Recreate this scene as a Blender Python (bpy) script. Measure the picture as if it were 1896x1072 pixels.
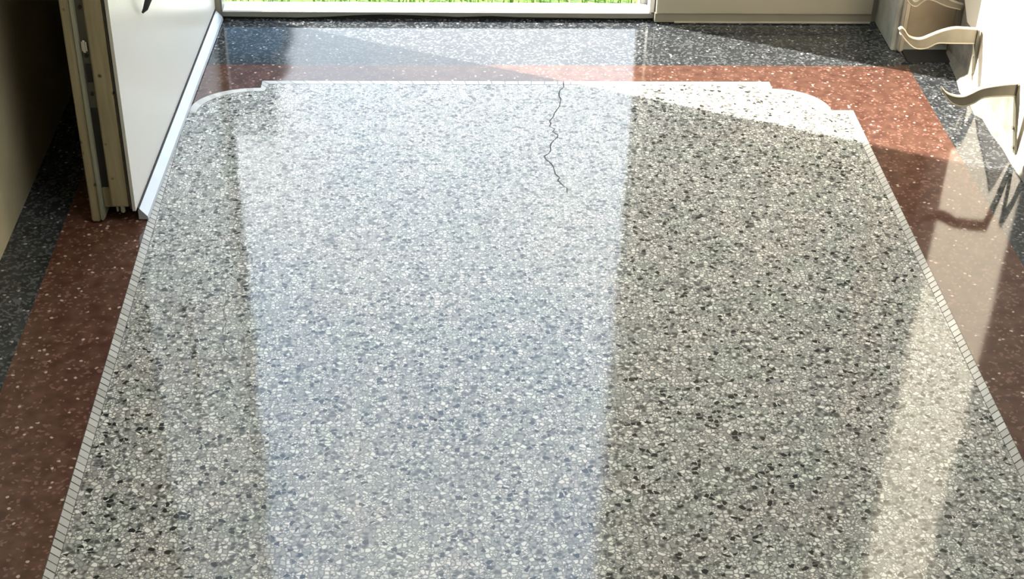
import bpy, bmesh, math, random
from mathutils import Vector, Matrix
random.seed(7)
for o in list(bpy.data.objects): bpy.data.objects.remove(o)
S = bpy.context.scene
COL = S.collection

# ------------------------------------------------------------------ camera
cd = bpy.data.cameras.new('camera'); cam = bpy.data.objects.new('camera', cd); COL.objects.link(cam)
cd.sensor_width = 36.0; cd.lens = 36.0 * 2832.67 / 1896.0; cd.clip_start = 0.02
right = Vector((0.99884439, -0.04196657, 0.02342411))
down = Vector((-0.00426081, -0.56278358, -0.8265933))
fwd = Vector((0.04787199, 0.82553828, -0.56231203))
M = Matrix((right, -down, -fwd)).transposed().to_4x4(); M.translation = Vector((0, 0, 1.55))
cam.matrix_world = M
S.camera = cam

# ------------------------------------------------------------------ sky, sun, added fill light, exposure
S.view_settings.view_transform = 'Standard'; S.view_settings.look = 'None'
S.view_settings.gamma = 1.0; S.view_settings.exposure = 0.0; S.view_settings.use_curve_mapping = False
W = bpy.data.worlds.new('sky'); S.world = W; W.use_nodes = True
nt = W.node_tree; nt.nodes.clear()
wo = nt.nodes.new('ShaderNodeOutputWorld'); bg = nt.nodes.new('ShaderNodeBackground')
tc = nt.nodes.new('ShaderNodeTexCoord'); sx = nt.nodes.new('ShaderNodeSeparateXYZ')
rp = nt.nodes.new('ShaderNodeValToRGB'); ns = nt.nodes.new('ShaderNodeTexNoise'); mx = nt.nodes.new('ShaderNodeMix'); mx.data_type = 'RGBA'
cr = nt.nodes.new('ShaderNodeValToRGB')
ns.inputs['Scale'].default_value = 3.2; ns.inputs['Detail'].default_value = 4
e = rp.color_ramp.elements
e[0].position = 0.0; e[0].color = (.86, .93, 1.0, 1)
e[1].position = 1.0; e[1].color = (.18, .30, .52, 1)
a = e.new(.42); a.color = (.74, .88, 1.0, 1)
a = e.new(.72); a.color = (.42, .60, .85, 1)
cr.color_ramp.elements[0].position = .48; cr.color_ramp.elements[1].position = .68
nt.links.new(tc.outputs['Generated'], sx.inputs[0]); nt.links.new(sx.outputs['Z'], rp.inputs[0])
nt.links.new(tc.outputs['Generated'], ns.inputs['Vector']); nt.links.new(ns.outputs[0], cr.inputs[0])
nt.links.new(cr.outputs[0], mx.inputs[0]); nt.links.new(rp.outputs[0], mx.inputs[6]); mx.inputs[7].default_value = (1, 1, 1, 1)
nt.links.new(mx.outputs[2], bg.inputs[0]); bg.inputs[1].default_value = 4.8
nt.links.new(bg.outputs[0], wo.inputs[0])

sd = bpy.data.lights.new('sun', 'SUN'); sd.energy = 23; sd.angle = math.radians(.5); sd.color = (1, .93, .82)
so = bpy.data.objects.new('sun', sd); COL.objects.link(so)
el = math.radians(36)
hd = Vector((1, -.465, 0)).normalized()
so.rotation_euler = Vector((hd.x * math.cos(el), hd.y * math.cos(el), -math.sin(el))).to_track_quat('-Z', 'Y').to_euler()

ld = bpy.data.lights.new('added_fill_light', 'AREA'); ld.shape = 'RECTANGLE'; ld.size = .6; ld.size_y = 1.2  # unseen area light, added as fill to brighten the room
ld.energy = 21; ld.color = (1, .99, .97)
lo = bpy.data.objects.new('added_fill_light', ld); COL.objects.link(lo); lo.location = (.8, 1.4, 2.72)

# ------------------------------------------------------------------ materials
def newmat(name):
    m = bpy.data.materials.new(name); m.use_nodes = True
    return m, m.node_tree, m.node_tree.nodes['Principled BSDF']

def N(nt, t, **kw):
    n = nt.nodes.new(t)
    for k, v in kw.items():
        if k in n.inputs: n.inputs[k].default_value = v
        else: setattr(n, k, v)
    return n

def ramp(nt, stops, interp='LINEAR'):
    r = nt.nodes.new('ShaderNodeValToRGB'); r.color_ramp.interpolation = interp
    el = r.color_ramp.elements
    while len(el) > 1: el.remove(el[-1])
    el[0].position = stops[0][0]; el[0].color = (*stops[0][1], 1)
    for p, c in stops[1:]:
        k = el.new(p); k.color = (*c, 1)
    return r

def mixc(nt, fac, a, b, mode='MIX'):
    m = nt.nodes.new('ShaderNodeMix'); m.data_type = 'RGBA'; m.blend_type = mode
    for i, v in ((0, fac), (6, a), (7, b)):
        if hasattr(v, 'is_output'): nt.links.new(v, m.inputs[i])
        else: m.inputs[i].default_value = v if i == 0 else (*v, 1)
    return m.outputs[2]

def coords(nt, distort=.004, dscale=60):
    g = nt.nodes.new('ShaderNodeNewGeometry')
    n = N(nt, 'ShaderNodeTexNoise', Scale=dscale, Detail=2.0)
    nt.links.new(g.outputs['Position'], n.inputs['Vector'])
    s = N(nt, 'ShaderNodeVectorMath', operation='SUBTRACT'); nt.links.new(n.outputs['Color'], s.inputs[0]); s.inputs[1].default_value = (.5, .5, .5)
    k = N(nt, 'ShaderNodeVectorMath', operation='SCALE'); nt.links.new(s.outputs[0], k.inputs[0]); k.inputs['Scale'].default_value = distort * 2
    ad = N(nt, 'ShaderNodeVectorMath', operation='ADD'); nt.links.new(g.outputs['Position'], ad.inputs[0]); nt.links.new(k.outputs[0], ad.inputs[1])
    return ad.outputs[0], g.outputs['Position']

def chips(nt, vec, scale, stops, interp='CONSTANT'):
    v = N(nt, 'ShaderNodeTexVoronoi', Scale=scale); v.voronoi_dimensions = '2D'
    nt.links.new(vec, v.inputs['Vector'])
    s = nt.nodes.new('ShaderNodeSeparateColor'); nt.links.new(v.outputs['Color'], s.inputs[0])
    r = ramp(nt, stops, interp); nt.links.new(s.outputs[0], r.inputs[0])
    ed = N(nt, 'ShaderNodeTexVoronoi', Scale=scale, feature='DISTANCE_TO_EDGE'); ed.voronoi_dimensions = '2D'
    nt.links.new(vec, ed.inputs['Vector'])
    return r.outputs[0], s.outputs[1], s.outputs[2], ed.outputs['Distance'], v.outputs['Distance']

def step(nt, val, lo, hi):
    m = N(nt, 'ShaderNodeMapRange'); nt.links.new(val, m.inputs[0])
    m.inputs[1].default_value = lo; m.inputs[2].default_value = hi
    return m.outputs[0]

def polish(nt, b, pos, rough=.06, bump=.02):
    n = N(nt, 'ShaderNodeTexNoise', Scale=7.0, Detail=3.0); nt.links.new(pos, n.inputs['Vector'])
    r = N(nt, 'ShaderNodeMapRange'); nt.links.new(n.outputs[0], r.inputs[0])
    r.inputs[3].default_value = rough * .7; r.inputs[4].default_value = rough * 1.4
    nt.links.new(r.outputs[0], b.inputs['Roughness'])
    n2 = N(nt, 'ShaderNodeTexNoise', Scale=5.0, Detail=1.0); nt.links.new(pos, n2.inputs['Vector'])
    bp = N(nt, 'ShaderNodeBump', Strength=bump, Distance=.02); nt.links.new(n2.outputs[0], bp.inputs['Height'])
    nt.links.new(bp.outputs[0], b.inputs['Normal'])
    b.inputs['IOR'].default_value = 1.52

def terrazzo_light():
    m, nt, b = newmat('terrazzo_light'); vec, pos = coords(nt, .0035, 90)
    c1, r1, r2, ed, d = chips(nt, vec, 128, [(0, (.10, .10, .098)), (.13, (.34, .335, .32)), (.28, (.54, .53, .50)), (.42, (.70, .685, .65)), (.62, (.42, .42, .40)), (.76, (.84, .82, .78))])
    c2, s1, s2, ed2, d2 = chips(nt, vec, 215, [(0, (.10, .10, .098)), (.22, (.36, .36, .34)), (.45, (.60, .59, .56)), (.75, (.80, .78, .74))])
    usesmall = step(nt, r1, .52, .54)
    c = mixc(nt, usesmall, c1, c2)
    e1 = step(nt, ed, .24, .05); e2 = step(nt, ed2, .26, .05)
    em = N(nt, 'ShaderNodeMix'); em.data_type = 'FLOAT'
    nt.links.new(usesmall, em.inputs[0]); nt.links.new(e1, em.inputs[2]); nt.links.new(e2, em.inputs[3])
    c = mixc(nt, em.outputs[0], c, (.21, .21, .20))
    off = N(nt, 'ShaderNodeVectorMath', operation='ADD'); nt.links.new(vec, off.inputs[0]); off.inputs[1].default_value = (4.3, 7.7, 0)
    bl, b1, b2, eb, db = chips(nt, off.outputs[0], 118, [(0, (0, 0, 0)), (.925, (1, 1, 1))])
    shape = step(nt, eb, .06, .14)
    k = N(nt, 'ShaderNodeMath', operation='MULTIPLY'); nt.links.new(bl, k.inputs[0]); nt.links.new(shape, k.inputs[1])
    c = mixc(nt, k.outputs[0], c, (.030, .032, .030))
    n = N(nt, 'ShaderNodeTexNoise', Scale=11.0, Detail=3.0); nt.links.new(pos, n.inputs['Vector'])
    t = ramp(nt, [(.35, (.93, .97, .93)), (.5, (.99, .99, .98)), (.65, (1.0, .97, .95))]); nt.links.new(n.outputs[0], t.inputs[0])
    c = mixc(nt, 1.0, c, t.outputs[0], 'MULTIPLY')
    nt.links.new(c, b.inputs['Base Color']); polish(nt, b, pos, .07, .05)
    return m

def terrazzo_band(name, base, base2, chipc, thr, fine, finethr, seed):
    m, nt, b = newmat(name); vec, pos = coords(nt, .003, 110)
    off = N(nt, 'ShaderNodeVectorMath', operation='ADD'); nt.links.new(vec, off.inputs[0]); off.inputs[1].default_value = (seed, seed * 1.7, 0)
    vec = off.outputs[0]
    n = N(nt, 'ShaderNodeTexNoise', Scale=38.0, Detail=4.0); nt.links.new(vec, n.inputs['Vector'])
    rr = ramp(nt, [(.35, base), (.65, base2)]); nt.links.new(n.outputs[0], rr.inputs[0])
    f, a1, a2, e1, d1 = chips(nt, vec, 230, [(0, (0, 0, 0)), (finethr, (1, 1, 1))])
    c = mixc(nt, f, rr.outputs[0], fine)
    g, b1, b2, e2, d2 = chips(nt, vec, 135, [(0, (0, 0, 0)), (thr, (1, 1, 1))])
    rad = step(nt, d2, .42, .30)
    mm = N(nt, 'ShaderNodeMath', operation='MULTIPLY'); nt.links.new(g, mm.inputs[0]); nt.links.new(rad, mm.inputs[1])
    c = mixc(nt, mm.outputs[0], c, chipc)
    nt.links.new(c, b.inputs['Base Color']); polish(nt, b, pos, .07, .05)
    return m

def mosaic_mat():
    m, nt, b = newmat('mosaic_tile')
    oi = nt.nodes.new('ShaderNodeNewGeometry')
    r = ramp(nt, [(0, (.46, .45, .42)), (.5, (.58, .57, .55)), (1, (.68, .67, .64))]); nt.links.new(oi.outputs['Random Per Island'], r.inputs[0])
    nt.links.new(r.outputs[0], b.inputs['Base Color']); b.inputs['Roughness'].default_value = .15
    return m

def plain(name, c, rough=.5, metal=0., var=.12, scale=14., c2=None, spec=.5, bump=0.):
    m, nt, b = newmat(name); g = nt.nodes.new('ShaderNodeNewGeometry')
    n = N(nt, 'ShaderNodeTexNoise', Scale=scale, Detail=5.0); nt.links.new(g.outputs['Position'], n.inputs['Vector'])
    lo = c2 or tuple(x * (1 - var) for x in c); hi = c if c2 else tuple(min(1, x * (1 + var)) for x in c)
    r = ramp(nt, [(.32, lo), (.62, hi)]); nt.links.new(n.outputs[0], r.inputs[0])
    nt.links.new(r.outputs[0], b.inputs['Base Color'])
    b.inputs['Roughness'].default_value = rough; b.inputs['Metallic'].default_value = metal; b.inputs['Specular IOR Level'].default_value = spec
    if bump:
        bp = N(nt, 'ShaderNodeBump', Strength=bump, Distance=.004); nt.links.new(n.outputs[0], bp.inputs['Height']); nt.links.new(bp.outputs[0], b.inputs['Normal'])
    return m

def wood_mat(name, a, b_, dark):
    m, nt, b = newmat(name); g = nt.nodes.new('ShaderNodeNewGeometry')
    mp = N(nt, 'ShaderNodeMapping'); nt.links.new(g.outputs['Position'], mp.inputs['Vector']); mp.inputs['Scale'].default_value = (1, 1, .06)
    n = N(nt, 'ShaderNodeTexNoise', Scale=120.0, Detail=4.0); nt.links.new(mp.outputs[0], n.inputs['Vector'])
    r = ramp(nt, [(.3, a), (.7, b_)]); nt.links.new(n.outputs[0], r.inputs[0])
    n2 = N(nt, 'ShaderNodeTexVoronoi', Scale=26.0); nt.links.new(g.outputs['Position'], n2.inputs['Vector'])
    k = step(nt, n2.outputs['Distance'], .13, .06)
    c = mixc(nt, k, r.outputs[0], dark)
    nt.links.new(c, b.inputs['Base Color']); b.inputs['Roughness'].default_value = .55
    return m

MT = dict(
    light=terrazzo_light(),
    red=terrazzo_band('terrazzo_red', (.075, .034, .025), (.118, .060, .043), (.5, .38, .32), .965, (.19, .10, .08), .88, 3.3),
    dark=terrazzo_band('terrazzo_black', (.020, .023, .026), (.040, .045, .050), (.34, .34, .34), .96, (.095, .10, .105), .72, 9.1),
    mosaic=mosaic_mat(),
    grout=plain('grout', (.07, .07, .065), .6),
    white_door=plain('white_lacquer', (.60, .595, .565), .28, var=.02, scale=3),
    alu=plain('aluminium_strip', (.40, .44, .48), .35, .2, .05),
    seam=plain('dark_seam', (.03, .027, .024), .7),
    wood=wood_mat('bare_wood', (.25, .21, .13), (.36, .31, .20), (.06, .045, .03)),
    wood_pale=wood_mat('pale_wood_edge', (.27, .28, .21), (.36, .37, .29), (.2, .19, .15)),
    steel=plain('lock_steel', (.115, .11, .09), .5, .3, .2),
    bright=plain('bolt_steel', (.7, .7, .68), .25, .9, .05),
    black=plain('black_iron_and_shade', (.02, .02, .02), .5),
    wall_olive=plain('olive_cream_wall', (.44, .40, .28), .55, var=.12, scale=5),
    white_coat=plain('white_wall_coat', (.86, .79, .66), .7, var=.02, scale=6),
    plaster=plain('cream_plaster', (.19, .17, .14), .8, var=.25, scale=28, bump=.5),
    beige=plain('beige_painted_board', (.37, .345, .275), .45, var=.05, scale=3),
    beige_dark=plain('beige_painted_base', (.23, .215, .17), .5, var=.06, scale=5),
    lip=plain('beige_lip', (.42, .40, .34), .45),
    marble=plain('white_marble', (.80, .79, .76), .25, var=.03),
    riser=plain('grey_riser', (.22, .22, .20), .5, var=.08),
    pil=plain('grey_marble', (.42, .42, .38), .35, var=.25, scale=16),
    pilfront=plain('brown_stone_face', (.32, .26, .18), .5, var=.15, scale=9),
    cream_edge=plain('cream_edge', (.46, .41, .32), .4),
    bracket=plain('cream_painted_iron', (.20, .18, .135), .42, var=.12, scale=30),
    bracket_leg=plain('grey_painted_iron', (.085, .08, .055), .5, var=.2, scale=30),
    ceiling=plain('white_ceiling', (.75, .74, .71), .8, var=.02),
    grass_ground=plain('garden_soil', (.10, .16, .04), .9, var=.4, scale=9),
    grass=plain('grass_blades', (.17, .30, .05), .6, var=.35, scale=12),
    house=plain('blue_grey_render', (.13, .24, .38), .8, var=.08, scale=1),
    roof=plain('slate_roof', (.06, .07, .09), .7, var=.2, scale=4),
    glass=plain('dark_window_glass', (.03, .05, .07), .1),
    grey_post=plain('grey_iron_post', (.20, .20, .18), .45),
    crack=plain('hairline_crack', (.10, .105, .11), .9, spec=.05),
)
ME = MT['bright']
lm, lnt, lb = newmat('fill_panel_glow'); lb.inputs['Emission Color'].default_value = (1, .97, .93, 1); lb.inputs['Emission Strength'].default_value = 1.5  # faint glow for the added fill light's panel
MT['diffuser'] = lm

# ------------------------------------------------------------------ mesh helpers
def add_box(bm, x0, x1, y0, y1, z0, z1, bev=0.):
    r = bmesh.ops.create_cube(bm, size=1.0)
    vs = r['verts']
    for v in vs:
        v.co = Vector((x0 + (v.co.x + .5) * (x1 - x0), y0 + (v.co.y + .5) * (y1 - y0), z0 + (v.co.z + .5) * (z1 - z0)))
    if bev:
        es = list({e for v in vs for e in v.link_edges})
        bmesh.ops.bevel(bm, geom=es, offset=bev, segments=2, affect='EDGES')

def add_prism(bm, pts, axis, a, b):
    """closed outline extruded from a to b along axis"""
    def P(p, t):
        if axis == 'x': return (t, p[0], p[1])
        if axis == 'y': return (p[0], t, p[1])
        return (p[0], p[1], t)
    A = [bm.verts.new(P(p, a)) for p in pts]; B = [bm.verts.new(P(p, b)) for p in pts]
    n = len(pts)
    f1 = bm.faces.new(A); f2 = bm.faces.new(list(reversed(B)))
    for i in range(n):
        bm.faces.new((A[i], B[i], B[(i + 1) % n], A[(i + 1) % n]))

def add_cyl(bm, p, d, r, l, seg=24):
    q = Vector(d).normalized().to_track_quat('Z', 'Y').to_matrix().to_4x4(); q.translation = Vector(p)
    bmesh.ops.create_cone(bm, cap_ends=True, segments=seg, radius1=r, radius2=r, depth=l, matrix=q)

def obj(name, bm, mat, parent=None, kind=None, label=None, bevel=0.):
    bmesh.ops.recalc_face_normals(bm, faces=bm.faces)
    me = bpy.data.meshes.new(name); bm.to_mesh(me); bm.free()
    o = bpy.data.objects.new(name, me); COL.objects.link(o); me.materials.append(MT[mat])
    if parent:
        o.parent = parent
        o.matrix_parent_inverse = Matrix.Translation(parent.matrix_world.translation).inverted() if False else Matrix.Identity(4)
        loc = Vector((0, 0, 0)); q = parent
        while q: loc += q.location; q = q.parent
        if loc.length: me.transform(Matrix.Translation(-loc))
    if kind: o['kind'] = kind
    if label: o['label'] = label
    if bevel:
        md = o.modifiers.new('bevel', 'BEVEL'); md.width = bevel; md.segments = 3; md.limit_method = 'ANGLE'
    return o

def box(name, mat, x0, x1, y0, y1, z0, z1, parent=None, kind=None, label=None, bev=0.):
    bm = bmesh.new(); add_box(bm, x0, x1, y0, y1, z0, z1, bev); return obj(name, bm, mat, parent, kind, label)

def empty(name, loc, label, cat, group=None):
    o = bpy.data.objects.new(name, None); COL.objects.link(o); o.location = loc; o.empty_display_size = .05
    o['label'] = label; o['category'] = cat
    if group: o['group'] = group
    return o

def tag(o, label, cat, group=None):
    o['label'] = label; o['category'] = cat
    if group: o['group'] = group
    return o

def smooth(o, ang=40):
    for p in o.data.polygons: p.use_smooth = True
    return o

# ------------------------------------------------------------------ floor
XL, XR, YF, YB = -.80, 1.205, 3.44, -2.4
floor = box('floor', 'dark', XL - .02, XR + .03, YB, YF + .005, -.05, 0, kind='structure')

def sheet(name, outline, mat, z, parent, kind='structure', label=None, th=.0004):
    bm = bmesh.new(); add_prism(bm, outline, 'z', z, z + th)
    return obj(name, bm, mat, parent, kind, label)

sheet('red_band', [(-.710, YB + .3), (1.092, YB + .3), (1.092, 3.190), (-.710, 3.190)], 'red', .0000, floor, label='red terrazzo band')

def field(i):                                                  # outline of the light field, inset by i
    L, R, T = -.555 + i, .913 - i, 3.107 - i
    pts = [(L, YB + .5), (R, YB + .5), (R, 2.969 - i), (.865 - i, 2.969 - i)]
    c = (.752, 2.969 - i)
    r = .113 - i
    rx = .865 - i - .752; ry = 3.072 - i - (2.969 - i)
    for k in range(1, 14):
        t = math.pi / 2 * k / 14
        pts.append((.752 + rx * math.cos(t), 2.969 - i + ry * math.sin(t)))
    pts += [(.752 - i * .6, 3.072 - i), (.752 - i, T), (-.392 + i, T), (-.392 + i * .6, 3.072 - i)]
    for k in range(13, 0, -1):
        t = math.pi / 2 * k / 14
        pts.append((-.392 - (.143 - i) * math.cos(t), 2.969 - i + ry * math.sin(t)))
    pts += [(-.535 + i, 2.969 - i), (L, 2.969 - i)]
    return pts
sheet('border_grout', field(0), 'grout', .0004, floor)
sheet('light_field', field(.0175), 'light', .0008, floor, label='light speckled terrazzo field')

# mosaic strip: every tile an island of one inlay mesh
bm = bmesh.new()
out = field(.0012); inn = field(.0165)
loopn = len(out)
def tile(bm, p, q, r, s, z=.0006, t=.0008):
    A = [bm.verts.new((v[0], v[1], z)) for v in (p, q, r, s)]; B = [bm.verts.new((v[0], v[1], z + t)) for v in (p, q, r, s)]
    bm.faces.new(B)
    for i in range(4): bm.faces.new((A[i], A[(i + 1) % 4], B[(i + 1) % 4], B[i]))
for i in range(1, loopn):
    a, b_ = Vector(out[i]), Vector(out[(i + 1) % loopn]); c, d = Vector(inn[i]), Vector(inn[(i + 1) % loopn])
    L = (b_ - a).length
    if i == 0: continue
    pitch = .0152 if abs(a.x - b_.x) < .003 else .03
    n = max(1, int(round(L / pitch)))
    g = .0009 / max(L, .001) if n > 1 else 0
    for k in range(n):
        t0 = k / n + (g * random.uniform(.6, 2.0) if abs(a.x - b_.x) < .003 else g * .5); t1 = (k + 1) / n - g
        if t1 <= t0: continue
        tile(bm, a.lerp(b_, t0), a.lerp(b_, t1), c.lerp(d, t1), c.lerp(d, t0))
obj('mosaic_border', bm, 'mosaic', floor, 'structure', 'white mosaic border')

# hairline crack and a small dark pit in the light field
def ribbon(bm, pts, w, z):
    P = [Vector((x, y, z)) for x, y in pts]
    ls = []
    for i, p in enumerate(P):
        d = (P[min(i + 1, len(P) - 1)] - P[max(i - 1, 0)]).normalized(); n = Vector((-d.y, d.x, 0)) * w * random.uniform(.6, 1.2) * (1 if 0 < i < len(P) - 1 else .3)
        ls.append((bm.verts.new(p - n), bm.verts.new(p + n)))
    for a, b_ in zip(ls, ls[1:]): bm.faces.new((a[0], b_[0], b_[1], a[1]))
def jag(pts, n=6, amp=.006):
    o = []
    for (x0, y0), (x1, y1) in zip(pts, pts[1:]):
        for k in range(n):
            t = k / n; o.append((x0 + (x1 - x0) * t + random.uniform(-amp, amp), y0 + (y1 - y0) * t))
    return o + [pts[-1]]
bm = bmesh.new()
ribbon(bm, jag([(.279, 3.107), (.271, 3.018), (.24, 2.917), (.25, 2.844), (.224, 2.763), (.244, 2.674), (.256, 2.61)]), .0014, .0014)
ribbon(bm, jag([(-.385, 2.32), (-.37, 2.22), (-.375, 2.14), (-.34, 2.05)]), .0006, .0014)
ribbon(bm, jag([(-.34, 1.86), (-.38, 1.80), (-.44, 1.74)]), .0005, .0014)
add_cyl(bm, (-.006, 1.905, .0013), (0, 0, 1), .0028, .0006, 10)
obj('floor_crack', bm, 'crack', floor, 'structure', 'hairline crack')

# ------------------------------------------------------------------ walls
HZ = 2.8
wl = box('wall_left', 'wall_olive', XL - .15, XL, YB, YF + .04, -.05, HZ, kind='structure')
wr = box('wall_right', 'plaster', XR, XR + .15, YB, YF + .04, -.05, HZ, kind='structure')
# white upper layer, its lower edge stepped along the bracket outlines
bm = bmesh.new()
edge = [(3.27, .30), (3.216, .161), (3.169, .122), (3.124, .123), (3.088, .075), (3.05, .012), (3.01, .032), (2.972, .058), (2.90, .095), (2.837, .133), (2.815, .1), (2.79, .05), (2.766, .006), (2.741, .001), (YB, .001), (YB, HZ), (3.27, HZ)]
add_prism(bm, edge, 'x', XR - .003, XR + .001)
obj('upper_wall_coat', bm, 'white_coat', wr, 'structure', 'white upper wall')
# plaster skirting of uneven thickness at the foot
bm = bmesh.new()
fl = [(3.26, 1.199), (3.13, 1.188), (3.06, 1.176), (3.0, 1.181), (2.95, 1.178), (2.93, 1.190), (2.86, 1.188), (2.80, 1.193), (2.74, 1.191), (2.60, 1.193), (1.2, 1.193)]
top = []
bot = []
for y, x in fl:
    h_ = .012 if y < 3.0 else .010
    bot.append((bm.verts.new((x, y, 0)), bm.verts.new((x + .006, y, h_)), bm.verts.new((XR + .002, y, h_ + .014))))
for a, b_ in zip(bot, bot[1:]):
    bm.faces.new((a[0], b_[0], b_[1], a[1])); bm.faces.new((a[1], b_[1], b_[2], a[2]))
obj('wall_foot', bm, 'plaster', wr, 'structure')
box('wall_back', 'wall_olive', XL - .15, XR + .15, YB - .12, YB, -.05, HZ, kind='structure')
ceil = box('ceiling', 'ceiling', XL - .15, XR + .15, YB - .12, YF + .04, HZ, HZ + .1, kind='structure')

OX0, OX1, OH = -.52, .525, 2.6                                   # the open doorway
wf = box('wall_far', 'beige', XL, OX0, YF, YF + .04, 0, HZ, kind='structure')
box('wall_above_door', 'beige', OX0, OX1, YF, YF + .04, OH, HZ, wf, 'structure')
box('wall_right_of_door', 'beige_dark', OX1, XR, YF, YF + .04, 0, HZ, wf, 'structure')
box('door_reveal', 'riser', OX0 - .001, OX0 + .004, YF - .001, YF + .041, .022, OH, wf, 'structure')  # left side coloured dark grey to paint in contact shade
box('door_reveal', 'beige', OX1 - .010, OX1 + .001, YF - .001, YF + .041, .10, OH, wf, 'structure')
box('reveal_foot', 'marble', OX1 - .010, OX1 + .001, YF - .002, YF + .041, .022, .10, wf, 'structure', 'white foot of the door reveal')

# threshold: grey riser, wavy underside with a dark joint, white marble top
bm = bmesh.new()
wav = [(OX0, .008), (-.42, .007), (-.34, .006), (-.27, .008), (-.20, .0125), (-.13, .015), (-.02, .012), (.05, .009), (.13, .012), (.2, .009), (.33, .008), (.42, .007), (OX1, .008)]
add_prism(bm, wav + [(OX1, .019), (OX0, .018)], 'y', YF - .004, YF + .03)
th = obj('trim_1', bm, 'riser', None, 'structure')
box('threshold_top', 'marble', OX0 + .004, OX1 - .01, YF - .004, YF + .052, .0175, .0225, th, 'structure', 'white marble sill', .002)
box('threshold_joint', 'black', OX0, OX1, YF + .004, YF + .04, 0, .012, th, 'structure', 'dark open joint')

# fixed beige leaf to the right of the doorway
d2 = box('door_2', 'beige', OX1 + .004, 1.057, YF - .022, YF - .001, .027, 2.55, kind='structure', bev=.002)
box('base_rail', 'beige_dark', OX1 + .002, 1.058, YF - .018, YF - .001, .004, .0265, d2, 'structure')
box('weather_lip', 'lip', OX1 + .05, 1.056, YF - .021, YF - .014, .003, .007, d2, 'structure')

# pilaster in the far right corner
pl = box('trim_2', 'pil', 1.072, XR + .01, 3.275, YF + .01, 0, HZ, kind='structure', bev=.002)
box('pilaster_face', 'pilfront', 1.098, XR + .005, 3.262, 3.277, .030, HZ, pl, 'structure', 'brown stone face')
box('pilaster_edge', 'cream_edge', 1.084, 1.097, 3.258, 3.277, .004, HZ, pl, 'structure', 'worn cream edge', .003)
box('pilaster_foot_shade', 'black', 1.098, XR + .002, 3.21, 3.275, 0, .003, pl, 'structure', 'dark sheet standing in for shade at the foot')  # black sheet painting in the deep shade on the floor here

# ------------------------------------------------------------------ open door leaf, hinged on the left of the doorway
A0, A1 = Vector((-.571, 2.50)), Vector((-.532, 3.438))             # white face, near end and hinge end
dv = (A1 - A0).normalized(); nv = Vector((dv.y, -dv.x))            # nv points to the doorway side (+x)
TH = .086
door = empty('door_leaf', (-.571, 2.50, 0), 'open white door leaf with a bare wooden lock edge, standing in from the doorway', 'door')
LH = 2.45
def slab(bm, s0, s1, t0, t1, z0, z1, bev=0.):
    """s along the leaf, t depth behind the white face"""
    pts = [A0 + dv * s0 - nv * t0, A0 + dv * s1 - nv * t0, A0 + dv * s1 - nv * t1, A0 + dv * s0 - nv * t1]
    nb = bmesh.new(); add_prism(nb, [(p.x, p.y) for p in pts], 'z', z0, z1)
    if bev: bmesh.ops.bevel(nb, geom=list(nb.edges), offset=bev, segments=2, affect='EDGES')
    me = bpy.data.meshes.new('t'); nb.to_mesh(me); nb.free(); bm.from_mesh(me); bpy.data.meshes.remove(me)
def part(name, mat, *a, parent=door, label=None, bev=0.):
    bm = bmesh.new(); slab(bm, *a, bev); return obj(name, bm, mat, parent, None, label)
part('face_panel', 'white_door', 0, .936, 0, .006, .030, LH, label='white lacquered face')
part('face_seam', 'seam', .001, .93, .006, .010, .034, LH)
part('stile', 'wood', .003, .09, .010, .046, .036, LH, label='wide bare wooden stile', bev=.003)
bm = bmesh.new(); slab(bm, .0, .09, .070, .086, .004, LH, .0025)
obj('stile', bm, 'wood', door, None, 'narrow bare wooden stile')
part('edge_bead', 'wood_pale', .001, .09, .0625, .0695, .006, LH, label='pale grey-green edge bead', bev=.002)
part('groove', 'seam', .016, .05, .046, .0625, .06, .24, label='dark open groove')
lock = part('lock_plate', 'steel', .014, .05, .046, .0625, .24, LH, label='dark steel lock channel')
bm = bmesh.new(); slab(bm, .006, .016, .050, .060, .352, .376, .003); obj('latch_bolt', bm, 'bright', lock, None, 'bright latch bolt')
bm = bmesh.new(); slab(bm, .0125, .0145, .049, .059, .292, .328); obj('mortise_slot', bm, 'black', lock, None, 'dark mortise slot')
for z in (.437, .268, .344):
    bm = bmesh.new(); p = A0 + dv * .0135 - nv * .054; add_cyl(bm, (p.x, p.y, z), (dv.x, dv.y, 0), .0035, .003, 14)
    obj('screw', bm, 'black', lock)
part('bottom_brace', 'wood', .012, .06, .018, .0625, .030, .072, label='wooden block between the stiles', bev=.002)
bm = bmesh.new(); slab(bm, .004, .012, .022, .030, .022, .066, .002); slab(bm, .006, .014, .034, .038, .024, .05, .001)
obj('bent_clip', bm, 'wood_pale', door, None, 'small bent clip')
part('core', 'seam', .09, .93, .010, .078, .036, LH)
part('back_panel', 'wood', .09, .93, .078, .086, .012, LH)
# aluminium weather strip at the foot of the white face
bm = bmesh.new()
for s0, s1 in ((.015, .93),):
    prof = [(0.000, .026), (.003, .026), (.017, .010), (.0185, .003), (.000, .003)]
    A = []; B = []
    for t, z in prof:
        p = A0 + dv * s0 + nv * t; q = A0 + dv * s1 + nv * t
        A.append(bm.verts.new((p.x, p.y, z))); B.append(bm.verts.new((q.x, q.y, z)))
    bm.faces.new(A); bm.faces.new(list(reversed(B)))
    for i in range(5): bm.faces.new((A[i], B[i], B[(i + 1) % 5], A[(i + 1) % 5]))
ws = obj('weather_strip', bm, 'alu', door, None, 'pale aluminium weather strip')
bm = bmesh.new(); p0 = A0 + nv * .0012
nb = [A0 + dv * .012 + nv * .0005, A0 + dv * .93 + nv * .0005, A0 + dv * .93 + nv * .0028, A0 + dv * .012 + nv * .0028]
add_prism(bm, [(v.x, v.y) for v in nb], 'z', .026, .0295); obj('strip_seam', bm, 'seam', ws)
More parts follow.
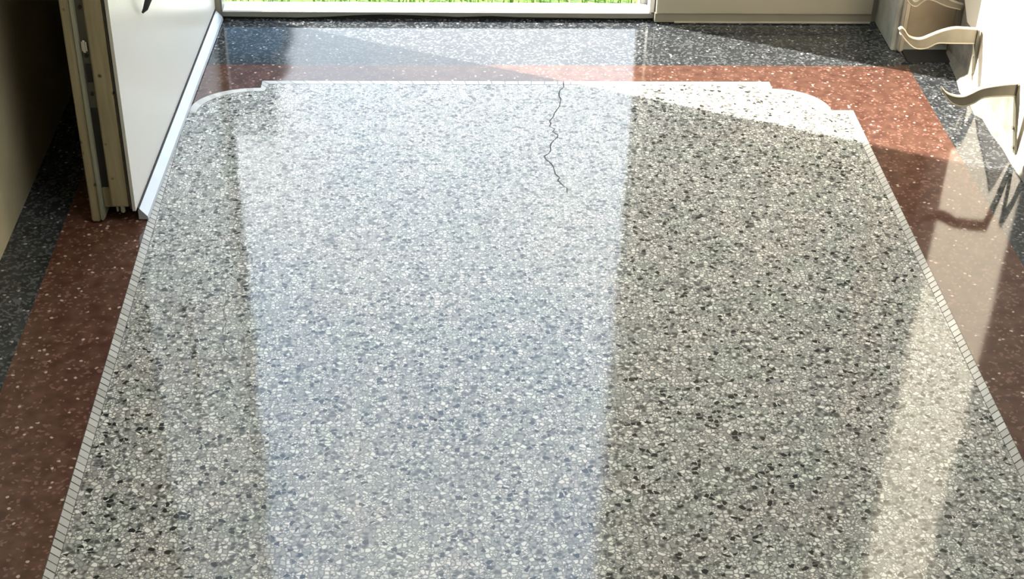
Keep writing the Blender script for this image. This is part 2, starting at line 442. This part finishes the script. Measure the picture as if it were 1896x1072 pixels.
# long pull handle whose lower tip shows at the top of the picture
bm = bmesh.new()
def P3(s, t, z): p = A0 + dv * s + nv * t; return Vector((p.x, p.y, z))
path = [(.215, .004, .338), (.218, .010, .345), (.232, .016, .362), (.246, .018, .39), (.250, .018, .45), (.250, .018, .62), (.248, .004, .66)]
rad = [.002, .005, .007, .008, .008, .008, .008]
rings = []
pp = [P3(*a) for a in path]
for i, p in enumerate(pp):
    d = (pp[min(i + 1, len(pp) - 1)] - pp[max(i - 1, 0)]).normalized(); q = d.to_track_quat('Z', 'Y')
    rings.append([bm.verts.new(p + q @ Vector((math.cos(k * math.pi / 6) * rad[i], math.sin(k * math.pi / 6) * rad[i], 0))) for k in range(12)])
for a, b_ in zip(rings, rings[1:]):
    for k in range(12): bm.faces.new((a[k], a[(k + 1) % 12], b_[(k + 1) % 12], b_[k]))
bm.faces.new(rings[0]); bm.faces.new(rings[-1])
smooth(obj('pull_handle', bm, 'black', door, None, 'dark pull handle'))
for z in (.3, 1.2, 2.1):
    bm = bmesh.new(); q = A1 - nv * .05; add_cyl(bm, (q.x, q.y - .004, z), (0, 0, 1), .006, .09, 16); obj('hinge', bm, 'steel', door)

# ------------------------------------------------------------------ three bent iron brackets on the right wall
def spline(pts, n=5):
    o = []
    for i in range(len(pts) - 1):
        p0 = Vector(pts[max(i - 1, 0)]); p1 = Vector(pts[i]); p2 = Vector(pts[i + 1]); p3 = Vector(pts[min(i + 2, len(pts) - 1)])
        for k in range(n):
            t = k / n
            o.append(tuple(.5 * ((2 * p1) + (p2 - p0) * t + (2 * p0 - 5 * p1 + 4 * p2 - p3) * t * t + (3 * p1 - p0 - 3 * p2 + p3) * t ** 3)))
    return o + [pts[-1]]
def bracket(Y, toppts, botpts, leg, label, legbolt):
    r = empty('wall_bracket', (1.205, Y, 0), label, 'bracket', 'bent iron wall brackets')
    t = spline(toppts); b_ = spline(botpts)
    bm = bmesh.new(); add_prism(bm, t + b_, 'y', Y - .0045, Y + .0045)
    o = obj('arm', bm, 'bracket', r)
    md = o.modifiers.new('bevel', 'BEVEL'); md.width = .0016; md.segments = 2; md.limit_method = 'ANGLE'; md.angle_limit = math.radians(50)
    # lip along the arm's upper and lower edge, coloured pale as a painted highlight
    bm = bmesh.new()
    for line in (t, b_):
        prev = None
        for i, p in enumerate(line):
            a0 = Vector(line[max(i - 1, 0)]); a1 = Vector(line[min(i + 1, len(line) - 1)]); d = (a1 - a0)
            if d.length < 1e-6: continue
            d.normalize(); nrm = Vector((-d.y, d.x))
            ring = []
            for k in range(8):
                a = k * math.pi / 4; off = nrm * math.cos(a) * .0022
                ring.append(bm.verts.new((p[0] + off.x, Y + math.sin(a) * .0062, p[1] + off.y)))
            if prev:
                for k in range(8): bm.faces.new((prev[k], prev[(k + 1) % 8], ring[(k + 1) % 8], ring[k]))
            else: bm.faces.new(ring)
            prev = ring
        bm.faces.new(list(reversed(prev)))
    smooth(obj('highlight_lip', bm, 'cream_edge', o, None, 'pale lip painted as the edge highlight'))
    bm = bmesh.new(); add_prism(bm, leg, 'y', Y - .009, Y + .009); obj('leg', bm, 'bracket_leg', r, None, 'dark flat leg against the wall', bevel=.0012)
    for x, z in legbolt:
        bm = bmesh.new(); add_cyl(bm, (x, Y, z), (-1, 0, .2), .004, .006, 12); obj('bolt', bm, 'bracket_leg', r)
    return r
bracket(2.75,
    [(1.1727, .1771), (1.139, .1734), (1.1016, .166), (1.0815, .155), (1.0651, .1477), (1.0459, .1488), (1.029, .1561), (1.0181, .167)],
    [(1.0186, .164), (1.0361, .1415), (1.0516, .1305), (1.0713, .1268), (1.09, .1342), (1.1088, .1465), (1.1527, .1503), (1.1764, .1491)],
    [(1.1728, .1503), (1.1901, .0583), (1.1981, .02), (1.2033, .0005), (1.2095, .0005), (1.2033, .0226), (1.1946, .0583), (1.1843, .1331), (1.1761, .1771), (1.1715, .177)],
    'bent cream iron bracket nearest the camera, at the edge of the sun patch', [(1.186, .075), (1.196, .03)])
bracket(3.07,
    [(1.1925, .1493), (1.163, .1517), (1.1375, .152), (1.1121, .1453), (1.0908, .1359), (1.0707, .1267), (1.0537, .1266), (1.038, .1337), (1.0272, .1473), (1.0205, .1524), (1.0151, .1485)],
    [(1.0201, .1395), (1.035, .1227), (1.0535, .1071), (1.0712, .1032), (1.0887, .1072), (1.1064, .1169), (1.1344, .1171), (1.1929, .1168)],
    [(1.1900, .1168), (1.1985, .0627), (1.2085, .0005), (1.2145, .0005), (1.2086, .0627), (1.1945, .1493), (1.1900, .1493)],
    'middle bent cream iron bracket, curling in front of the brown pilaster face', [(1.197, .085), (1.203, .04)])
bracket(3.22,
    [(1.205, .1424), (1.1793, .1502), (1.1518, .1633), (1.1291, .1711), (1.1101, .1657), (1.0992, .1564), (1.0904, .1498), (1.0819, .155), (1.0747, .1682), (1.0663, .1734)],
    [(1.0652, .1655), (1.0741, .1497), (1.0845, .1405), (1.096, .1392), (1.1056, .1485), (1.1169, .1552), (1.1324, .1526), (1.1637, .1395), (1.2021, .1304)],
    [(1.198, .1304), (1.205, .06), (1.2095, .0005), (1.2145, .0005), (1.211, .06), (1.206, .1424)],
    'farthest bent iron bracket, cut off by the top of the picture', [(1.206, .085)])

# ------------------------------------------------------------------ outside: ground, grass, a post, a far house
box('garden_ground', 'grass_ground', -14, 14, 3.48, 30, -.2, -.10, kind='structure')
bm = bmesh.new()
for i in range(5200):
    y = 3.52 + random.random() ** 2 * 1.6; x = random.uniform(-1.0, 1.1) * (y / 3.5)
    if .47 < x < .55 and y < 3.58: continue
    hgt = random.uniform(.03, .06); w = random.uniform(.002, .004); a = random.uniform(0, 6.28); ln = random.uniform(0, .03); b_ = random.uniform(0, 6.28)
    ca, sa = math.cos(a) * w, math.sin(a) * w
    v = [bm.verts.new((x - ca, y - sa, -.1)), bm.verts.new((x + ca, y + sa, -.1)),
         bm.verts.new((x + ca * .7 + math.cos(b_) * ln * .3, y + sa * .7 + abs(math.sin(b_)) * ln * .3, -.1 + hgt * .6)), bm.verts.new((x - ca * .7 + math.cos(b_) * ln * .3, y - sa * .7 + abs(math.sin(b_)) * ln * .3, -.1 + hgt * .6)),
         bm.verts.new((x + math.cos(b_) * ln, y + abs(math.sin(b_)) * ln, -.1 + hgt))]
    bm.faces.new((v[0], v[1], v[2], v[3])); bm.faces.new((v[3], v[2], v[4]))
g = obj('garden_grass', bm, 'grass', None, 'stuff'); tag(g, 'bright green grass beyond the white sill of the doorway', 'grass')

post = empty('shutter_post', (.507, 3.51, -.1), 'grey iron post outside the right side of the doorway', 'post')
box('post', 'grey_post', .497, .517, 3.487, 3.53, -.1, 2.6, post, bev=.002)

hs = empty('house', (-3.0, 13, -.1), 'blue-grey house across the garden, seen only mirrored in the polished floor', 'house')
box('wall', 'house', -5.2, -1.36, 12, 16, -.1, 4.2, hs)
bm = bmesh.new(); add_prism(bm, [(-5.3, 4.2), (-1.3, 4.2), (-1.4, 4.8), (-5.2, 4.8)], 'y', 11.8, 16.2); obj('roof', bm, 'roof', hs)
for x in (-4.6, -3.4, -2.4):
    for z in (1.0, 2.7):
        w_ = box('window', 'glass', x, x + .7, 11.96, 12.02, z, z + 1.1, hs)
        box('window_frame', 'marble', x - .05, x + .75, 11.95, 11.98, z - .08, z, w_)

# added housing and glowing panel for the unseen fill light
cl = empty('added_fill_panel', (.8, 1.4, 2.8), 'flat white fill light added above the terrazzo floor', 'lamp')
box('housing', 'ceiling', 0.48, 1.12, .78, 2.02, 2.745, 2.8, cl, bev=.004)
box('diffuser', 'diffuser', 0.50, 1.10, .80, 2.00, 2.735, 2.745, cl)
